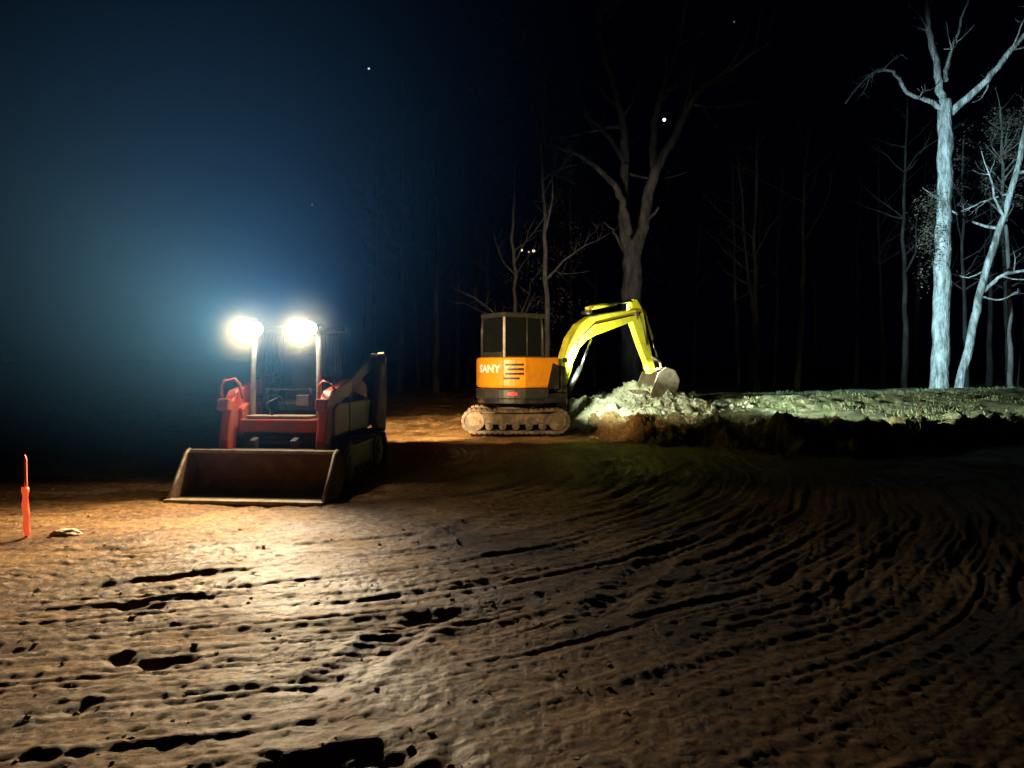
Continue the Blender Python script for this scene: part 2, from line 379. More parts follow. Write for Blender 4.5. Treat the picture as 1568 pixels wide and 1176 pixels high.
tube('hydraulic_hose',[(-0.1,0.98,0.9),(-0.16,0.95,1.05),(-0.05,1.1,1.12),(0.03,1.2,0.92)],0.012,M_black,p,6)
for sx in (-1,1):
    a,b_=sorted((sx*0.53,sx*0.655))
    prism('arm_elbow',[(1.75,1.16),(1.72,1.33),(1.2,1.24),(0.98,1.20),(0.84,1.06),(0.72,0.62),(0.68,0.24),(0.86,0.20),(0.93,0.55),(1.04,0.92),(1.2,1.02)],a,b_,'x',M_red,p,0.02)
    a2,b2=sorted((sx*0.545,sx*0.64))
    prism('arm_beam',[(1.70,1.17),(1.70,1.32),(2.62,1.62),(2.95,1.68),(3.02,1.55),(2.7,1.44)],a2,b2,'x',M_dark,p,0.015)
    a3,b3=sorted((sx*0.66,sx*0.76))
    prism('rear_tower',[(2.50,0.72),(2.66,1.2),(2.80,1.62),(2.94,1.70),(3.06,1.62),(3.08,1.1),(3.0,0.55),(2.7,0.5)],a3,b3,'x',M_tan,p,0.02)
    tube('lift_ram',[(sx*0.60,2.75,0.98),(sx*0.60,2.0,1.10)],0.045,M_black,p,12)
    tube('lift_ram_rod',[(sx*0.60,2.02,1.10),(sx*0.60,1.35,1.13)],0.022,M_chrome,p,10)
    cyl_x('arm_pin',sx*0.50,sx*0.68,0.78,0.34,0.05,M_steel,p)
    cyl_x('tower_pin',sx*0.52,sx*0.79,2.9,1.58,0.055,M_dark,p)
    box('arm_bracket',(sx*0.6-0.075,0.72,0.96),(sx*0.6+0.075,0.85,1.10),M_red,p,0.015,rot=(math.radians(-15),0,0))
tube('grab_handle',[(-0.70,0.92,1.02),(-0.70,0.90,1.26),(-0.66,0.90,1.32),(-0.54,0.92,1.34),(-0.50,0.95,1.28),(-0.48,1.0,1.1)],0.02,M_red,p,8)
tube('grab_handle',[(0.48,1.0,1.08),(0.50,0.95,1.26),(0.56,0.92,1.32),(0.66,0.95,1.28),(0.67,1.02,1.2)],0.017,M_red,p,8)
prism('engine_hood',[(2.10,0.86),(2.10,1.30),(2.75,1.34),(3.05,1.22),(3.12,0.5),(2.85,0.42),(2.85,0.86)],-0.47,0.47,'x',M_black,p,0.04)
for k in range(6): box('hood_vent',(-0.3,2.2+k*0.09,1.325),(0.3,2.25+k*0.09,1.345),M_dark,p,0.003)
box('rear_bumper',(-0.5,3.08,0.3),(0.5,3.2,0.5),M_dark,p,0.02)
LAMPS=[]
for k,(lx) in enumerate((-0.34,0.34)):
    tube('lamp_housing',[(lx,1.17,1.965),(lx,1.11,1.96),(lx,1.085,1.955)],[0.04,0.085,0.088],M_black,p,20)
    tube('lamp_bracket',[(lx,1.14,1.90),(lx,1.13,1.96)],0.015,M_black,p,8)
    bm=bmesh.new(); bmesh.ops.create_uvsphere(bm,u_segments=20,v_segments=12,radius=0.084)
    bmesh.ops.delete(bm,geom=[v for v in bm.verts if v.co.y>0.004],context='VERTS')
    for v in bm.verts: v.co.y*=0.35
    me=bpy.data.meshes.new('lamp_lens'); bm.to_mesh(me); bm.free(); o=link('lamp_lens',me,M_lamp,p,True); o.location=(lx,1.082,1.955)
    s0=W(p,(lx,1.02,1.955)); LAMPS.append(s0)
    spot('lamp_beam',s0,(s0.x-1.3+lx*0.2,4.2,0.35),2450 if k==0 else 2150,106,1.0,(1.0,0.70,0.33) if k==0 else (1.0,0.78,0.46),p,0.05)
    spot('lamp_spill',s0,(s0.x-0.15,s0.y-3,2.9),230,174,0.5,(0.93,0.97,1.0),p,0.05)
    spot('lamp_spill_low',s0,(s0.x,s0.y-3,0.9),70,176,0.15,(1.0,0.82,0.6),p,0.05)
tube('rear_lamp_housing',[(0.36,2.12,2.0),(0.36,2.19,2.0)],[0.04,0.07],M_black,p,16)
s0=W(p,(0.36,2.24,2.02)); spot('rear_lamp_beam',s0,aim(s0,21,-3),2900,62,0.35,(1.0,0.72,0.36),p,0.03,0.74)
spot('patch_fill_beam',s0,aim(s0,3,-17),20000,34,0.6,(1.0,0.74,0.40),p,0.03,0.5)  # extra beam added to brighten the ground patch behind the loader

# ---------------------------------------------------------------- mini excavator
XP=(0.08,16.3,0.0)
EXC=empty('mini_excavator',XP,0)
p=EXC
for (a,b_) in ((-0.80,-0.48),(0.48,0.80)):
    track('track_',p,0,0,0.06,2.3,0.56,a,b_,'x',M_rubber,M_rubber,48,0.21,5)
box('track_crossframe',(-0.45,-0.5,0.25),(0.45,0.5,0.52),M_dark,p,0.03)
tube('slew_ring',[(0,0,0.5),(0,0,0.70)],0.42,M_dark,p,32)
HD=math.radians(55)
UP=bpy.data.objects.new('upper_structure',None); COL.objects.link(UP); UP.parent=EXC; UP.rotation_euler=(0,0,-HD)
p=UP
def outline(r,xm,yf,n=18):
    a0=-math.acos(min(1,xm/r)); pts=[(xm,yf)]
    for i in range(n+1):
        a=a0+( -math.pi-2*a0)*i/n
        pts.append((r*math.cos(a),r*math.sin(a)))
    pts.append((-xm,yf)); return pts
prism('platform',outline(0.84,0.78,0.80),0.70,0.90,'z',M_black,p,0.015)
prism('counterweight_lower',outline(0.87,0.81,0.30),0.80,1.02,'z',M_cab,p,0.03)
prism('body_cover',outline(0.86,0.80,0.62),1.025,1.68,'z',M_orange,p,0.06)
box('cover_front_right',(0.25,0.625,0.92),(0.79,0.78,1.50),M_black,p,0.04)
prism('body_side_panel',[(0.25,1.0),(0.58,1.0),(0.58,1.5),(0.40,1.56)],0.80,0.812,'x',M_black,p,0.004)
def arc_strip(name,a0,a1,r,z0,z1,m,sk=0.0,t=0.012,n=8):
    V=[];F=[]
    for i in range(n+1):
        a=math.radians(a0+(a1-a0)*i/n); dz=sk*i/n
        for (rr,z) in ((r,z0+dz),(r+t,z0+dz),(r+t,z1+dz),(r,z1+dz)): V.append((rr*math.cos(a),rr*math.sin(a),z))
    for i in range(n):
        for k in range(4):
            k2=(k+1)%4; F.append((i*4+k,i*4+k2,i*4+4+k2,i*4+4+k))
    F+=[(3,2,1,0),(n*4,n*4+1,n*4+2,n*4+3)]
    me=bpy.data.meshes.new(name); me.from_pydata(V,[],F); me.update(); return link(name,me,m,p)
for k,(a0,a1) in enumerate(((-50,-24),(-47,-24),(-50,-24),(-52,-30))):
    zz=1.50-0.095*k; arc_strip('louvre',a0,a1,0.858,zz,zz+0.045,M_black)
arc_strip('cover_seam',-53.2,-52.6,0.857,1.05,1.63,M_black,t=0.006)
arc_strip('tail_lamp',-46,-33,0.868,0.88,0.94,M_tail)
arc_strip('reflector_strip',-100,-60,0.868,1.0,1.012,M_dark)
tc_=bpy.data.curves.new('lettering','FONT'); tc_.body='SANY'; tc_.size=0.23; tc_.extrude=0.004; tc_.align_x='CENTER'; tc_.resolution_u=3; tc_.offset=0.008
to=bpy.data.objects.new('tmp',tc_); COL.objects.link(to); bpy.context.view_layer.update()
tm=bpy.data.meshes.new_from_object(to.evaluated_get(bpy.context.evaluated_depsgraph_get())); bpy.data.objects.remove(to)
for v in tm.vertices:
    a=math.radians(-77)+v.co.x*1.05/0.862; rr=0.866+v.co.z
    z=1.36+v.co.y; v.co=(rr*math.cos(a),rr*math.sin(a),z)
link('lettering',tm,M_white,p)
cx0,cx1,cy0,cy1,cz0,cz1=-0.78,0.16,-0.42,0.76,1.0,2.62
box('cab_lower',(cx0+0.01,cy0+0.02,0.9),(cx1-0.01,cy1,1.72),M_cab,p,0.03)
R_=0.034
for (x,y) in ((cx0+.03,cy0+.03),(cx1-.03,cy0+.03),(cx0+.03,cy1-.12),(cx1-.03,cy1-.12)):
    pst=[(x,y,1.65),(x,y,2.3),(x+(0.02 if x<0 else -0.02),y*0.96,2.56)]
    tube('cab_pillar',pst,R_,M_post if (x>0 and y<0) else M_cab,p,8)
tube('cab_mid_pillar',[(cx1-.03,0.22,1.68),(cx1-.04,0.22,2.58)],0.02,M_cab,p,8)
prism('cab_roof',[(cx0,cy0),(cx1,cy0),(cx1,cy1-.05),(cx0,cy1-.05)],2.55,cz1+0.04,'z',M_cab,p,0.03)
box('cab_rear_sill',(cx0+.03,cy0,1.66),(cx1-.03,cy0+.05,1.80),M_cab,p,0.01)
for nm,lo,hi in (('glass_rear',(cx0+.06,cy0+.03,1.80),(cx1-.06,cy0+.036,2.54)),('glass_right',(cx1-.036,cy0+.07,1.70),(cx1-.03,cy1-.15,2.54)),('glass_left',(cx0+.03,cy0+.07,1.70),(cx0+.036,cy1-.15,2.54)),('glass_front',(cx0+.06,cy1-.13,1.3),(cx1-.06,cy1-.124,2.5))):
    box(nm,lo,hi,M_glass,p,0)
prism('operator_seat',[(-0.25,1.3),(0.2,1.3),(0.2,1.5),(-0.12,1.52),(-0.2,2.12),(-0.3,2.12)],-0.55,-0.1,'x',M_seat,p,0.03)
box('interior_panel',(-0.70,-0.32,1.75),(-0.62,-0.20,2.2),M_post,p,0.01)
tube('cab_mirror_arm',[(cx0,cy1-.1,2.3),(cx0-.12,cy1,2.32)],0.01,M_black,p,6)
bx=0.30
box('swing_bracket',(bx-0.14,0.78,0.62),(bx+0.14,1.12,1.08),M_black,p,0.04)
def boomshape(name,top,bot,w,m):
    return prism(name,top+bot[::-1],bx-w/2,bx+w/2,'x',m,p,0.02)
boomshape('boom',[(0.92,1.15),(1.00,1.65),(1.18,2.12),(1.45,2.44),(1.80,2.63),(2.4,2.74),(3.28,2.86)],
                 [(1.14,1.05),(1.30,1.55),(1.50,1.90),(1.72,2.08),(1.98,2.20),(2.45,2.34),(3.30,2.60)],0.20,M_yellow)
tube('boom_ram',[(bx,1.22,0.90),(bx,1.60,1.45)],0.06,M_black,p,12); tube('boom_ram_rod',[(bx,1.60,1.45),(bx,1.92,2.12)],0.032,M_chrome,p,10)
tube('stick_ram',[(bx,1.78,2.80),(bx,2.7,2.98)],0.055,M_yellow,p,12); tube('stick_ram_rod',[(bx,2.7,2.98),(bx,3.28,3.06)],0.028,M_chrome,p,10)
for q_ in ((1.78,2.72),(3.26,2.74)): cyl_x('boom_pin',bx-0.14,bx+0.14,q_[0],q_[1],0.05,M_dark,p,16)
tube('boom_hose',[(bx+0.11,1.15,1.3),(bx+0.11,1.45,2.1),(bx+0.11,1.9,2.45),(bx+0.11,3.1,2.7)],0.016,M_black,p,6)
tube('boom_hose_low',[(bx+0.11,3.1,2.68),(bx+0.12,3.35,2.75),(bx+0.11,3.5,2.4),(bx+0.1,3.62,2.0)],0.014,M_black,p,6)
prism('stick',[(3.12,2.98),(3.30,3.10),(3.50,2.86),(3.68,2.2),(3.96,1.36),(3.78,1.30),(3.36,2.1),(3.12,2.62)],bx-0.085,bx+0.085,'x',M_yellow,p,0.015)
tube('bucket_ram',[(bx,3.58,2.85),(bx,3.90,2.15)],0.055,M_steel,p,12); tube('bucket_ram_rod',[(bx,3.90,2.15),(bx,4.10,1.62)],0.028,M_chrome,p,10)
for sx in (-1,1):
    tube('bucket_link',[(bx+sx*0.09,3.78,1.72),(bx+sx*0.09,4.10,1.60)],0.034,M_steel,p,8)
    tube('bucket_link_rod',[(bx+sx*0.06,4.10,1.60),(bx+sx*0.06,4.20,1.32)],0.036,M_steel,p,8)
bk_o=[(3.86,1.42),(4.10,1.44),(4.40,1.36),(4.56,1.14),(4.50,0.90),(4.24,0.74),(3.92,0.70),(3.55,0.78),(3.42,0.86)]
bk_i=[(3.44,0.89),(3.58,0.82),(3.92,0.74),(4.22,0.78),(4.45,0.93),(4.51,1.13),(4.37,1.32),(4.1,1.39),(3.88,1.38)]
BZ=0.02
sh=lambda L_:[(a,b+BZ) for a,b in L_]
prism('digging_bucket_shell',sh(bk_o+bk_i),bx-0.27,bx+0.27,'x',M_steel,p,0)
for sx in (-1,1):
    a,b_=sorted((bx+sx*0.27,bx+sx*0.29)); prism('digging_bucket_side',sh([(3.84,1.32),(4.10,1.445),(4.40,1.37),(4.57,1.14),(4.51,0.89),(4.24,0.73),(3.92,0.69),(3.55,0.77),(3.66,0.98)]),a,b_,'x',M_steel,p,0.004)
for k in range(4):
    xx=bx-0.23+k*0.153; prism('bucket_tooth',sh([(3.50,0.80),(3.52,0.88),(3.30,0.90)]),xx-0.025,xx+0.025,'x',M_steel,p,0.003)
def worklamp(lx,ly,lz):
    box('work_lamp_housing',(lx-0.06,ly-0.06,lz-0.05),(lx+0.06,ly,lz+0.05),M_black,p,0.01)
    box('work_lamp_lens',(lx-0.045,ly+0.001,lz-0.035),(lx+0.045,ly+0.006,lz+0.035),M_lamp_c,p,0)
worklamp(0.70,0.86,1.62); worklamp(-0.45,0.80,2.58); worklamp(-0.1,0.80,2.58)
s0=W(UP,(0.70,0.93,1.62)); spot('work_lamp_flood',s0,aim(s0,56,-2),1200,126,0.6,(0.82,1.0,0.78),UP,0.04)
spot('bank_fill_beam',s0,aim(s0,82,-5.5),20500,80,0.6,(0.84,1.0,0.80),UP,0.04,0.22)  # extra flattened beam added to brighten the bank
s0=W(UP,(-0.1,0.9,2.58)); spot('tree_fill_beam',s0,aim(s0,50.5,9),62000,30,0.9,(0.48,0.84,1.0),UP,0.05,1.6)  # strong narrow beam added to brighten the far pale trees
s0=W(UP,(-0.45,0.9,2.58)); spot('oak_fill_beam',s0,aim(s0,17,14),800,46,1.0,(0.8,0.88,1.0),UP,0.05)  # added beam that lifts the oak out of the dark

# ---------------------------------------------------------------- dirt pile
def pile():
    cx,cy=3.0,18.7; n=230
    u=np.linspace(-3.4,3.4,n); v=np.linspace(-2.5,2.5,160); U,V_=np.meshgrid(u,v)
    xx=U+cx; yy=V_+cy
    d=np.hypot((U-0.1)/2.75,V_/2.0)
    hh=0.92*np.clip(1-d**1.1,-0.3,1)
    hh=np.where(hh>0,hh,hh*1.6)
    rough=0.34*fbm(xx*1.3,yy*1.3,201,5)+0.24*np.abs(fbm(xx*3.4,yy*3.4,202,5))-0.03
    hh=hh+rough*np.clip(hh*3+0.15,0,1)
    base=0.22
    Z=hh+base-0.05
    co=[(float(a),float(b),float(c)) for a,b,c in zip(xx.ravel(),yy.ravel(),Z.ravel())]
    idx=np.arange(U.size).reshape(U.shape)
    F=np.stack([idx[:-1,:-1],idx[:-1,1:],idx[1:,1:],idx[1:,:-1]],-1).reshape(-1,4).tolist()
    bm=bmesh.new(); me=bpy.data.meshes.new('t'); me.from_pydata(co,[],F); bm.from_mesh(me)
    for k in range(220):
        a=random.uniform(0,6.28); rr=random.random()**0.6*1.1; x=cx+2.75*rr*math.cos(a); y=cy+2.0*rr*math.sin(a)
        j=int(np.clip((y-cy+2.5)/5.0*159,0,159)); i=int(np.clip((x-cx+3.4)/6.8*(n-1),0,n-1)); z=max(Z[j,i],HZ(x,y))
        s_=random.choice((0.02,0.03,0.04,0.05,0.08))
        r=bmesh.ops.create_icosphere(bm,subdivisions=2,radius=s_)
        off=Vector((random.random()*50,0,k))
        for vv in r['verts']:
            f=1+0.7*mnoise.noise(vv.co/s_*1.1+off); vv.co=Vector((vv.co.x*f+x,vv.co.y*f+y,vv.co.z*f*0.8+z))
    me=bpy.data.meshes.new('dirt_pile'); bm.to_mesh(me); bm.free()
    m=mat('dug_soil',(0.23,0.23,0.155),0.9,dirt=(0.09,0.075,0.045),dirt_amt=0.6,scale=2.5,bump=0.9)
    link('dirt_pile',me,m)
pile()
def clods(name,pts,m):
    bm=bmesh.new()
    for k,(x,y,s_) in enumerate(pts):
        z=HZ(x,y); r=bmesh.ops.create_icosphere(bm,subdivisions=1 if s_<0.03 else 2,radius=s_); off=Vector((random.random()*50,0,k))
        for vv in r['verts']:
            f=1+0.8*mnoise.noise(vv.co/s_*1.1+off); vv.co=Vector((vv.co.x*f*1.15+x,vv.co.y*f+y,vv.co.z*f*0.65+z+s_*0.15))
    me=bpy.data.meshes.new(name); bm.to_mesh(me); bm.free(); link(name,me,m)
pts=[]
for k in range(130):
    x=random.uniform(1.5,16); y=float(np.interp(x,EX,EY))+random.gauss(0.0,0.8); pts.append((x,y,random.uniform(0.02,0.06)))
for k in range(500):
    y=2.4+random.random()**1.3*9; x=random.uniform(-0.75,0.6)*y; pts.append((x,y,random.choice((0.005,0.007,0.009,0.011,0.014))*random.uniform(0.8,1.3)))
clods('dirt_clods',pts,mat('clod_soil',(0.24,0.14,0.065),0.9,dirt=(0.12,0.065,0.03),dirt_amt=0.5,scale=12,bump=0.6))

# ---------------------------------------------------------------- survey stake, stone
ST=empty('survey_stake',(-4.22,6.42,HZ(-4.22,6.42)))
M_fl=mat('fluorescent_orange_glow',(0.9,0.09,0.03),0.5,dirt=(0.7,0.08,0.03),dirt_amt=0.2,bump=0,emit=(1.0,0.12,0.04),estr=0.6)  # emission added so the backlit ribbon glows
M_stk=mat('stake_red_wood',(0.5,0.06,0.04),0.7,dirt_amt=0.3)
prism('lath',[(-0.016,-0.05),(0.016,-0.05),(0.012,0.68),(-0.002,0.72),(-0.011,0.68)],-0.006,0.006,'y',M_stk,ST,0.001)
def ribbon():
    V=[];F=[];n=14
    for i in range(n+1):
        z=0.44-0.42*i/n; w=0.029+0.003*math.sin(i*1.7); sh_=0.003*math.sin(i*0.9)+0.012*(i/n)
        V+=[(-w+sh_,-0.012-0.006*math.sin(i*1.3),z),(w*0.1+sh_,-0.03,z),(w+sh_,-0.012+0.006*math.cos(i),z)]
    for i in range(n):
        for k in range(2): F.append((i*3+k,i*3+k+1,i*3+4+k,i*3+3+k))
    me=bpy.data.meshes.new('flagging_ribbon'); me.from_pydata(V,[],F); o=link('flagging_ribbon',me,M_fl,ST,True)
    md=o.modifiers.new('s','SOLIDIFY'); md.thickness=0.002
ribbon()
def rock(name,x,y,sx,sy,sz,m):
    bm=bmesh.new(); bmesh.ops.create_icosphere(bm,subdivisions=4,radius=1)
    for v in bm.verts:
        f=1+0.35*mnoise.noise(v.co*1.3+Vector((3,1,x)))+0.2*mnoise.noise(v.co*4); v.co=Vector((v.co.x*f*sx,v.co.y*f*sy,v.co.z*f*sz))
    me=bpy.data.meshes.new(name); bm.to_mesh(me); bm.free(); o=link(name,me,m,None,True); o.location=(x,y,HZ(x,y)+sz*0.4); return o
M_rock=mat('pale_stone',(0.34,0.26,0.17),0.8,dirt=(0.2,0.13,0.07),dirt_amt=0.4,scale=9,bump=0.4)
rock('flat_stone',-3.93,6.5,0.13,0.08,0.045,M_rock)

# ---------------------------------------------------------------- trees
def bark(name,c1,c2,sc=4):
    m=bpy.data.materials.new(name); m.use_nodes=True; nt=m.node_tree;N=nt.nodes;L=nt.links; b=N['Principled BSDF']
    tc=N.new('ShaderNodeTexCoord'); mp=N.new('ShaderNodeMapping'); mp.inputs['Scale'].default_value=(1,1,0.3); L.new(tc.outputs['Object'],mp.inputs['Vector'])
    n=N.new('ShaderNodeTexNoise'); n.inputs['Scale'].default_value=sc; n.inputs['Detail'].default_value=9; n.inputs['Roughness'].default_value=0.7; L.new(mp.outputs[0],n.inputs['Vector'])
    r=N.new('ShaderNodeValToRGB'); r.color_ramp.elements[0].position=0.4; r.color_ramp.elements[1].position=0.62; r.color_ramp.elements[0].color=(*c1,1); r.color_ramp.elements[1].color=(*c2,1)
    L.new(n.outputs['Fac'],r.inputs['Fac']); L.new(r.outputs['Color'],b.inputs['Base Color']); b.inputs['Roughness'].default_value=0.9; b.inputs['Specular IOR Level'].default_value=0.15
    n2=N.new('ShaderNodeTexNoise'); n2.inputs['Scale'].default_value=sc*4; n2.inputs['Detail'].default_value=6; L.new(mp.outputs[0],n2.inputs['Vector'])
    bp=N.new('ShaderNodeBump'); bp.inputs['Distance'].default_value=0.08; bp.inputs['Strength'].default_value=1.0; L.new(n2.outputs['Fac'],bp.inputs['Height']); L.new(bp.outputs['Normal'],b.inputs['Normal'])
    return m
M_pale=bark('pale_bark',(0.14,0.14,0.12),(0.60,0.60,0.56),3.2)
M_under=bark('understory_bark',(0.08,0.075,0.065),(0.17,0.16,0.145),3)
M_oak=bark('grey_bark',(0.09,0.085,0.08),(0.24,0.22,0.20),3)
M_bg=bark('dark_bark',(0.02,0.018,0.016),(0.06,0.055,0.05),3)
M_leaf=mat('dead_leaves',(0.18,0.15,0.10),0.8,dirt=(0.09,0.065,0.04),dirt_amt=0.5,scale=2,bump=0)

class Tree:
    def __init__(s): s.paths={8:[],5:[],3:[]}; s.V=[];s.F=[]; s.tips=[]
    def smooth(s,pts,sub=4,jit=0.02):
        P=[Vector(q) for q in pts]; P=[P[0]*2-P[1]]+P+[P[-1]*2-P[-2]]; out=[]
        for i in range(1,len(P)-2):
            for k in range(sub):
                t=k/sub; a,b,c,d=P[i-1],P[i],P[i+1],P[i+2]
                q=0.5*((2*b)+(c-a)*t+(2*a-5*b+4*c-d)*t*t+(3*b-a-3*c+d)*t*t*t)
                out.append(q+Vector((random.gauss(0,jit),random.gauss(0,jit),random.gauss(0,jit*0.5))))
        out.append(P[-2]); return out
    def limb(s,pts,r0,r1,depth,dens=1.0,start=0.25,jit=0.03,lenf=0.45):
        P=s.smooth(pts,5,jit); n=len(P); R=[(r0+(r1-r0)*(i/(n-1))**0.85)*random.uniform(0.95,1.06) for i in range(n)]
        s.paths[8 if r0>0.12 else 5].append((P,R))
        L=sum((P[i+1]-P[i]).length for i in range(n-1))
        if depth>0: s.kids(P,R,L,depth,dens,start,lenf)
        return P
    def kids(s,P,R,L,depth,dens,start,lenf):
        n=len(P); cnt=max(2,int(L*dens*random.uniform(0.8,1.2)))
        for k in range(cnt):
            t=start+(1-start)*random.random()**0.8; i=min(n-2,int(t*(n-1))); p0=P[i]; tan=(P[i+1]-P[i]).normalized()
            rv=Vector((random.gauss(0,1),random.gauss(0,1),random.gauss(0.25,0.7))); rv=(rv-tan*rv.dot(tan)); rv.normalize()
            d=(tan*random.uniform(0.3,0.9)+rv*random.uniform(0.6,1.1)).normalized()
            ln=max(0.35,L*lenf*random.uniform(0.4,1.0)*(1.15-t*0.6)); r0=min(R[i]*0.6,0.010+ln*0.022)
            s.grow(p0,d,ln,r0,depth-1,dens)
    def grow(s,p0,d,ln,r0,depth,dens):
        m=6; P=[p0]; q=p0.copy(); dd=d.copy()
        for i in range(m):
            dd=(dd+Vector((random.gauss(0,0.17),random.gauss(0,0.17),random.gauss(0.07,0.15)))).normalized(); q=q+dd*ln/m; P.append(q.copy())
        R=[max(0.005,r0*(1-0.85*i/m)) for i in range(m+1)]
        s.paths[3 if r0<0.035 else 5].append((P,R)); s.tips.append(P[-1])
        if depth>0: s.kids(P,R,ln,depth,dens*1.6,0.2,0.5)
    def leaves(s,c,rad,n,size):
        for i in range(n):
            q=Vector((random.gauss(0,1),random.gauss(0,1),random.gauss(0,1))); q=Vector(c)+Vector((q.x*rad[0],q.y*rad[1],q.z*rad[2]))*0.5
            a=Vector((random.gauss(0,1),random.gauss(0,1),random.gauss(0,1))).normalized(); b=a.orthogonal().normalized(); z=size*random.uniform(0.6,1.3); k=len(s.V)
            s.V+=[tuple(q-a*z),tuple(q+b*z*0.4),tuple(q+a*z),tuple(q-b*z*0.4)]; s.F.append((k,k+1,k+2,k+3))
    def build(s,name,loc,m,leafm=M_leaf):
        V=[];F=[]
        for sd,ps in s.paths.items():
            if ps:
                me=tube_mesh(ps,sd,False); o=len(V); V+=[tuple(v.co) for v in me.vertices]; F+=[tuple(o+i for i in q_.vertices) for q_ in me.polygons]; bpy.data.meshes.remove(me)
        nb=len(F); o=len(V); V+=s.V; F+=[tuple(o+i for i in f) for f in s.F]
        me=bpy.data.meshes.new(name); me.from_pydata(V,[],F); me.materials.append(m); me.materials.append(leafm)
        me.polygons.foreach_set('material_index',np.array([0]*nb+[1]*(len(F)-nb),dtype=np.int32)); me.polygons.foreach_set('use_smooth',np.ones(len(F),dtype=bool)); me.update()
        ob=bpy.data.objects.new(name,me); COL.objects.link(ob); ob.location=loc; return ob

D=32.0; k=D/1136
def L2(u,v,u0,dy=0,vb=605): return ((u-u0)*k,dy,(vb-v)*k)
t=Tree(); u0=967
t.limb([L2(968,625,u0),L2(967,540,u0),L2(967,460,u0),L2(968,400,u0),L2(966,355,u0)],0.50,0.40,0)
t.limb([L2(967,385,u0),L2(955,330,u0,0.2),L2(957,260,u0,0.5),L2(958,190,u0,0.6),L2(945,120,u0,.8),L2(925,50,u0,1),L2(915,-40,u0,1.2)],0.30,0.06,3,1.0,0.35)
t.limb([L2(968,385,u0),L2(985,325,u0,-.2),L2(998,255,u0,-.5),L2(1030,195,u0,-.8),L2(1060,140,u0,-1),L2(1105,110,u0,-1),L2(1160,72,u0,-1.2)],0.31,0.05,3,1.0,0.3)
t.limb([L2(998,260,u0,-.4),L2(1000,190,u0,.2),L2(1020,110,u0,.6),L2(1045,30,u0,.9),L2(1060,-50,u0,1)],0.20,0.05,3,1.1,0.2)
t.limb([L2(962,345,u0),L2(948,300,u0,-.6),L2(925,268,u0,-1),L2(890,248,u0,-1.5),L2(865,240,u0,-1.9),L2(825,228,u0,-2)],0.20,0.04,3,1.0,0.3)
t.limb([L2(958,240,u0,.4),L2(935,190,u0,.8),L2(905,150,u0,1.3),L2(880,90,u0,1.5)],0.14,0.03,3,1.1,0.2)
t.limb([L2(985,330,u0,-.2),L2(998,318,u0,-.6),L2(1002,310,u0,-.7)],0.09,0.05,0)
t.limb([L2(960,380,u0),L2(940,340,u0,.3),L2(925,325,u0,.4)],0.08,0.03,1)
t.build('bare_oak_tree',(183*k,D,HZ(183*k,D)-0.4),M_oak)
D=34.0; k=D/1136; t=Tree(); u0=1439
t.limb([L2(1437,625,u0),L2(1438,560,u0),L2(1440,450,u0),L2(1441,330,u0),L2(1442,220,u0),L2(1440,150,u0)],0.43,0.30,0,jit=0.03)
t.limb([L2(1440,165,u0),L2(1434,110,u0,.3),L2(1427,50,u0,.5),L2(1418,-20,u0,.6),L2(1410,-90,u0,.6)],0.20,0.07,3,0.9,0.4)
t.limb([L2(1446,170,u0),L2(1475,145,u0,-.3),L2(1505,110,u0,-.6),L2(1540,65,u0,-.8),L2(1590,10,u0,-1)],0.19,0.08,3,0.7,0.4)
t.limb([L2(1440,165,u0),L2(1410,152,u0,-.2),L2(1375,145,u0,-.5),L2(1345,118,u0,-.9),L2(1310,125,u0,-1.2),L2(1270,170,u0,-1.3)],0.13,0.03,3,1.1,0.3)
t.limb([L2(1440,120,u0),L2(1455,80,u0,.4),L2(1470,40,u0,.6),L2(1490,-20,u0,.8)],0.12,0.04,2,0.9,0.3)
t.limb([L2(1440,300,u0),L2(1425,296,u0,-.2),L2(1408,298,u0,-.4)],0.035,0.012,2,3.0,0.3)
for i in range(16): t.leaves(L2(1412+random.gauss(0,9),345+random.gauss(0,28),u0,-.5+random.gauss(0,.3)),(0.35,0.35,0.6),80,0.06)
t.build('pale_bark_tree',(655*k,D,HZ(655*k,D)-0.5),M_pale)
t=Tree(); u0=1463
t.limb([L2(1460,625,u0),L2(1478,540,u0),L2(1497,450,u0),L2(1522,360,u0),L2(1545,275,u0),L2(1562,200,u0),L2(1570,130,u0)],0.22,0.09,2,0.35,0.5,0.03)
t.limb([L2(1500,440,u0),L2(1525,415,u0,-.3),L2(1560,408,u0,-.6),L2(1600,400,u0,-.6)],0.10,0.04,2,1.0,0.3)
t.limb([L2(1500,445,u0),L2(1520,452,u0,-.3),L2(1545,440,u0,-.5)],0.05,0.02,2,1.2,0.3)
t.limb([L2(1510,405,u0),L2(1490,415,u0,.3),L2(1470,412,u0,.5)],0.045,0.015,2,1.2,0.3)
t.limb([L2(1540,290,u0),L2(1505,300,u0,.3),L2(1465,318,u0,.6)],0.05,0.015,3,1.4,0.2)
t.build('leaning_pale_tree',(679*k,D,HZ(679*k,D)-0.5),M_pale)
D=36.5; k=D/1136; t=Tree(); u0=1545
t.limb([L2(1548,625,u0),L2(1545,500,u0),L2(1540,380,u0),L2(1530,290,u0),L2(1528,220,u0),L2(1525,160,u0)],0.14,0.04,2,0.8,0.45)
for (a,b_) in ((1500,205),(1485,235),(1520,190),(1555,190),(1550,230),(1570,260),(1490,280),(1535,300)):
    t.limb([L2(1530,b_+40,u0),L2((1530+a)/2,b_+12,u0,random.uniform(-1,1)),L2(a,b_,u0,random.uniform(-1.3,1.3))],0.045,0.012,2,2.0,0.3)
    for i in range(8): t.leaves(L2(a+random.gauss(0,16),b_+random.gauss(0,9),u0,random.gauss(0,.6)),(0.8,0.6,0.2),75,0.065)
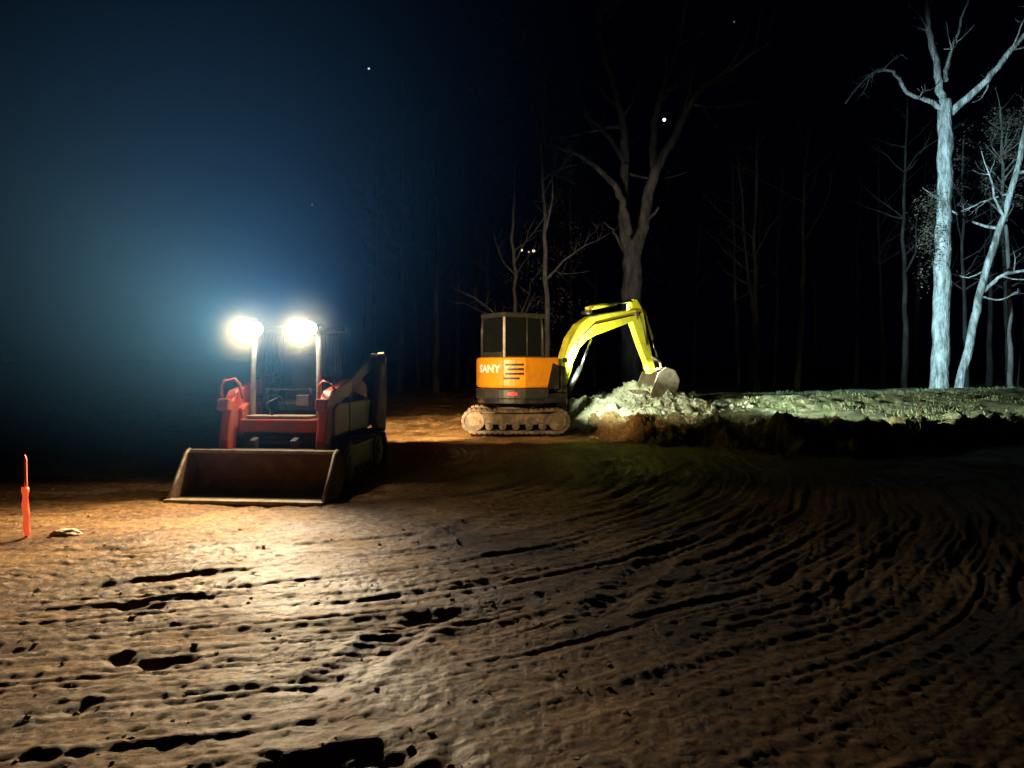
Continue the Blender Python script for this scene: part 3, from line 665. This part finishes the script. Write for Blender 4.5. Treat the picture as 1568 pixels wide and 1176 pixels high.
t.build('understory_tree',(761*k,D,HZ(761*k,D)-0.5),M_under)
D=28.0; k=D/1136; t=Tree(); u0=838
t.limb([L2(842,625,u0),L2(840,520,u0),L2(836,400,u0),L2(833,290,u0),L2(828,190,u0),L2(835,90,u0)],0.14,0.03,3,1.3,0.3)
for i in range(26): t.leaves(L2(845+random.gauss(0,28),410+random.gauss(0,45),u0,random.gauss(0,.6)),(0.5,0.5,0.3),14,0.05)
t.build('slender_tree',(54*k,D,HZ(54*k,D)-0.5),M_oak)
t=Tree(); u0=790
t.limb([L2(792,625,u0),L2(790,520,u0),L2(789,400,u0),L2(785,300,u0),L2(792,190,u0)],0.13,0.03,3,1.1,0.3)
t.build('slender_tree',(6*k,D+2,HZ(6*k,D+2)-0.5),M_oak)

t=Tree()
spec=[(612,38,.2),(641,46,.13),(668,36,.2),(572,50,.2),(700,50,.18),(745,44,.16),(875,44,.16),(910,50,.18),(1020,46,.16),(1060,52,.2),(1132,42,.16),(1156,36,.2),(1185,50,.14),(1221,40,.2),(1310,54,.18),(1352,48,.15),(1385,42,.2),(1480,42,.16),(1545,46,.22),(1640,40,.2),(1700,46,.2),(1760,52,.2)]
for (u,D,r) in spec:
    k=D/1136; x=(u-784)*k; z=HZ(x,D)-0.4; le=random.uniform(-0.8,0.8); h=random.uniform(13,18)
    t.limb([(x,D,z),(x+le*.3,D,z+h*.3),(x+le*.5,D+.3,z+h*.6),(x+le,D,z+h)],r,0.04,2,0.7,0.45)
    if u in (1156,): t.limb([(x,D,z+4.0),(x-.5,D,z+7),(x-.9,D,z+12)],r*.6,0.03,2,0.9,0.3)
for i in range(60):
    D=random.uniform(52,85); x=random.uniform(-1.0,1.0)*D; z=HZ(x,D)-0.4; h=random.uniform(14,20); le=random.uniform(-1,1)
    if x<-0.2*D: continue
    t.limb([(x,D,z),(x+le*.5,D,z+h*.5),(x+le,D,z+h)],random.uniform(.12,.28),0.04,1,0.6,0.45)
t.build('background_trees',(0,0,0),M_bg)

# ---------------------------------------------------------------- stars and distant lights
def emis(name,col,st):
    m=bpy.data.materials.new(name); m.use_nodes=True; N=m.node_tree.nodes; N.remove(N['Principled BSDF']); e=N.new('ShaderNodeEmission'); e.inputs[0].default_value=(*col,1); e.inputs[1].default_value=st
    m.node_tree.links.new(e.outputs[0],N['Material Output'].inputs[0]); return m
def star(u,v,rad,st):
    D=600; k=D/1136; bm=bmesh.new(); bmesh.ops.create_icosphere(bm,subdivisions=2,radius=rad); me=bpy.data.meshes.new('star'); bm.to_mesh(me); bm.free()
    o=link('star',me,emis('star_light',(0.8,0.9,1),st)); o.location=((u-784)*k,D,1.5+(560-v)*k)
star(567,110,0.9,0.8); star(1015,187,1.3,3.0); star(480,315,0.8,0.2); star(1120,40,0.6,0.2)
D=70;k=D/1136; FL=empty('distant_lights',((808-784)*k,D,HZ((808-784)*k,D)))  # pole and crossarm invented to hold up three distant warm lights
zz=1.5+(560-386)*k-FL.location.z
tube('added_pole',[(0,0,-0.5),(0,0,zz+0.2)],[0.15,0.09],M_black,FL,8); tube('added_crossarm',[(-0.7,0,zz),(0.9,0,zz)],0.05,M_black,FL,6)
for i,(dx,rr) in enumerate(((-0.6,0.12),(0.1,0.08),(0.55,0.14))):
    bm=bmesh.new(); bmesh.ops.create_icosphere(bm,subdivisions=2,radius=rr); me=bpy.data.meshes.new('distant_light'); bm.to_mesh(me); bm.free(); o=link('distant_light',me,emis('warm_light',(1,0.8,0.5),(2.0,0.7,1.5)[i]),FL); o.location=(dx,-0.1,zz+(0.12,-0.06,0.04)[i])

# ---------------------------------------------------------------- scattering volumes added for the glow around the loader lamps
GLOW=empty('glow_volume',(0,0,0))
def glow_volume(name,c,r,dens,col,g,inner=0.15):
    bm=bmesh.new(); bmesh.ops.create_icosphere(bm,subdivisions=4,radius=1)
    me=bpy.data.meshes.new(name); bm.to_mesh(me); bm.free()
    mm=bpy.data.materials.new(name+'_volume'); mm.use_nodes=True; nt=mm.node_tree; N=nt.nodes; N.remove(N['Principled BSDF'])
    vs=N.new('ShaderNodeVolumeScatter'); vs.inputs['Color'].default_value=(*col,1); vs.inputs['Density'].default_value=dens; vs.inputs['Anisotropy'].default_value=g
    tc=N.new('ShaderNodeTexCoord'); ln=N.new('ShaderNodeVectorMath'); ln.operation='LENGTH'; nt.links.new(tc.outputs['Object'],ln.inputs[0])
    mr=N.new('ShaderNodeMapRange'); mr.interpolation_type='SMOOTHSTEP'; mr.inputs[1].default_value=inner; mr.inputs[2].default_value=1.0; mr.inputs[3].default_value=dens; mr.inputs[4].default_value=0.0
    nt.links.new(ln.outputs['Value'],mr.inputs[0]); nt.links.new(mr.outputs[0],vs.inputs['Density'])
    nt.links.new(vs.outputs[0],N['Material Output'].inputs['Volume'])
    o=link(name,me,mm,GLOW,True); o.location=c; o.scale=r
glow_volume('haze',(-3.15,7.4,4.1),(4.4,3.9,4.0),0.036,(0.12,0.38,0.88),0.25,0.0)  # blue-tinted volume added to imitate bloom above the lamps
for s0 in LAMPS: glow_volume('lamp_halo',(s0.x,s0.y-0.22,s0.z),(0.60,0.30,0.60),0.042,(1.0,0.90,0.48),0.2,0.05)  # small volume added as the lens halo around each lamp

# ---------------------------------------------------------------- world
w=bpy.data.worlds.new('World'); S.world=w; w.use_nodes=True; N=w.node_tree.nodes; L=w.node_tree.links; bg=N['Background']
bg.inputs[0].default_value=(0.12,0.20,1.0,1); bg.inputs[1].default_value=0.0012
print('done')
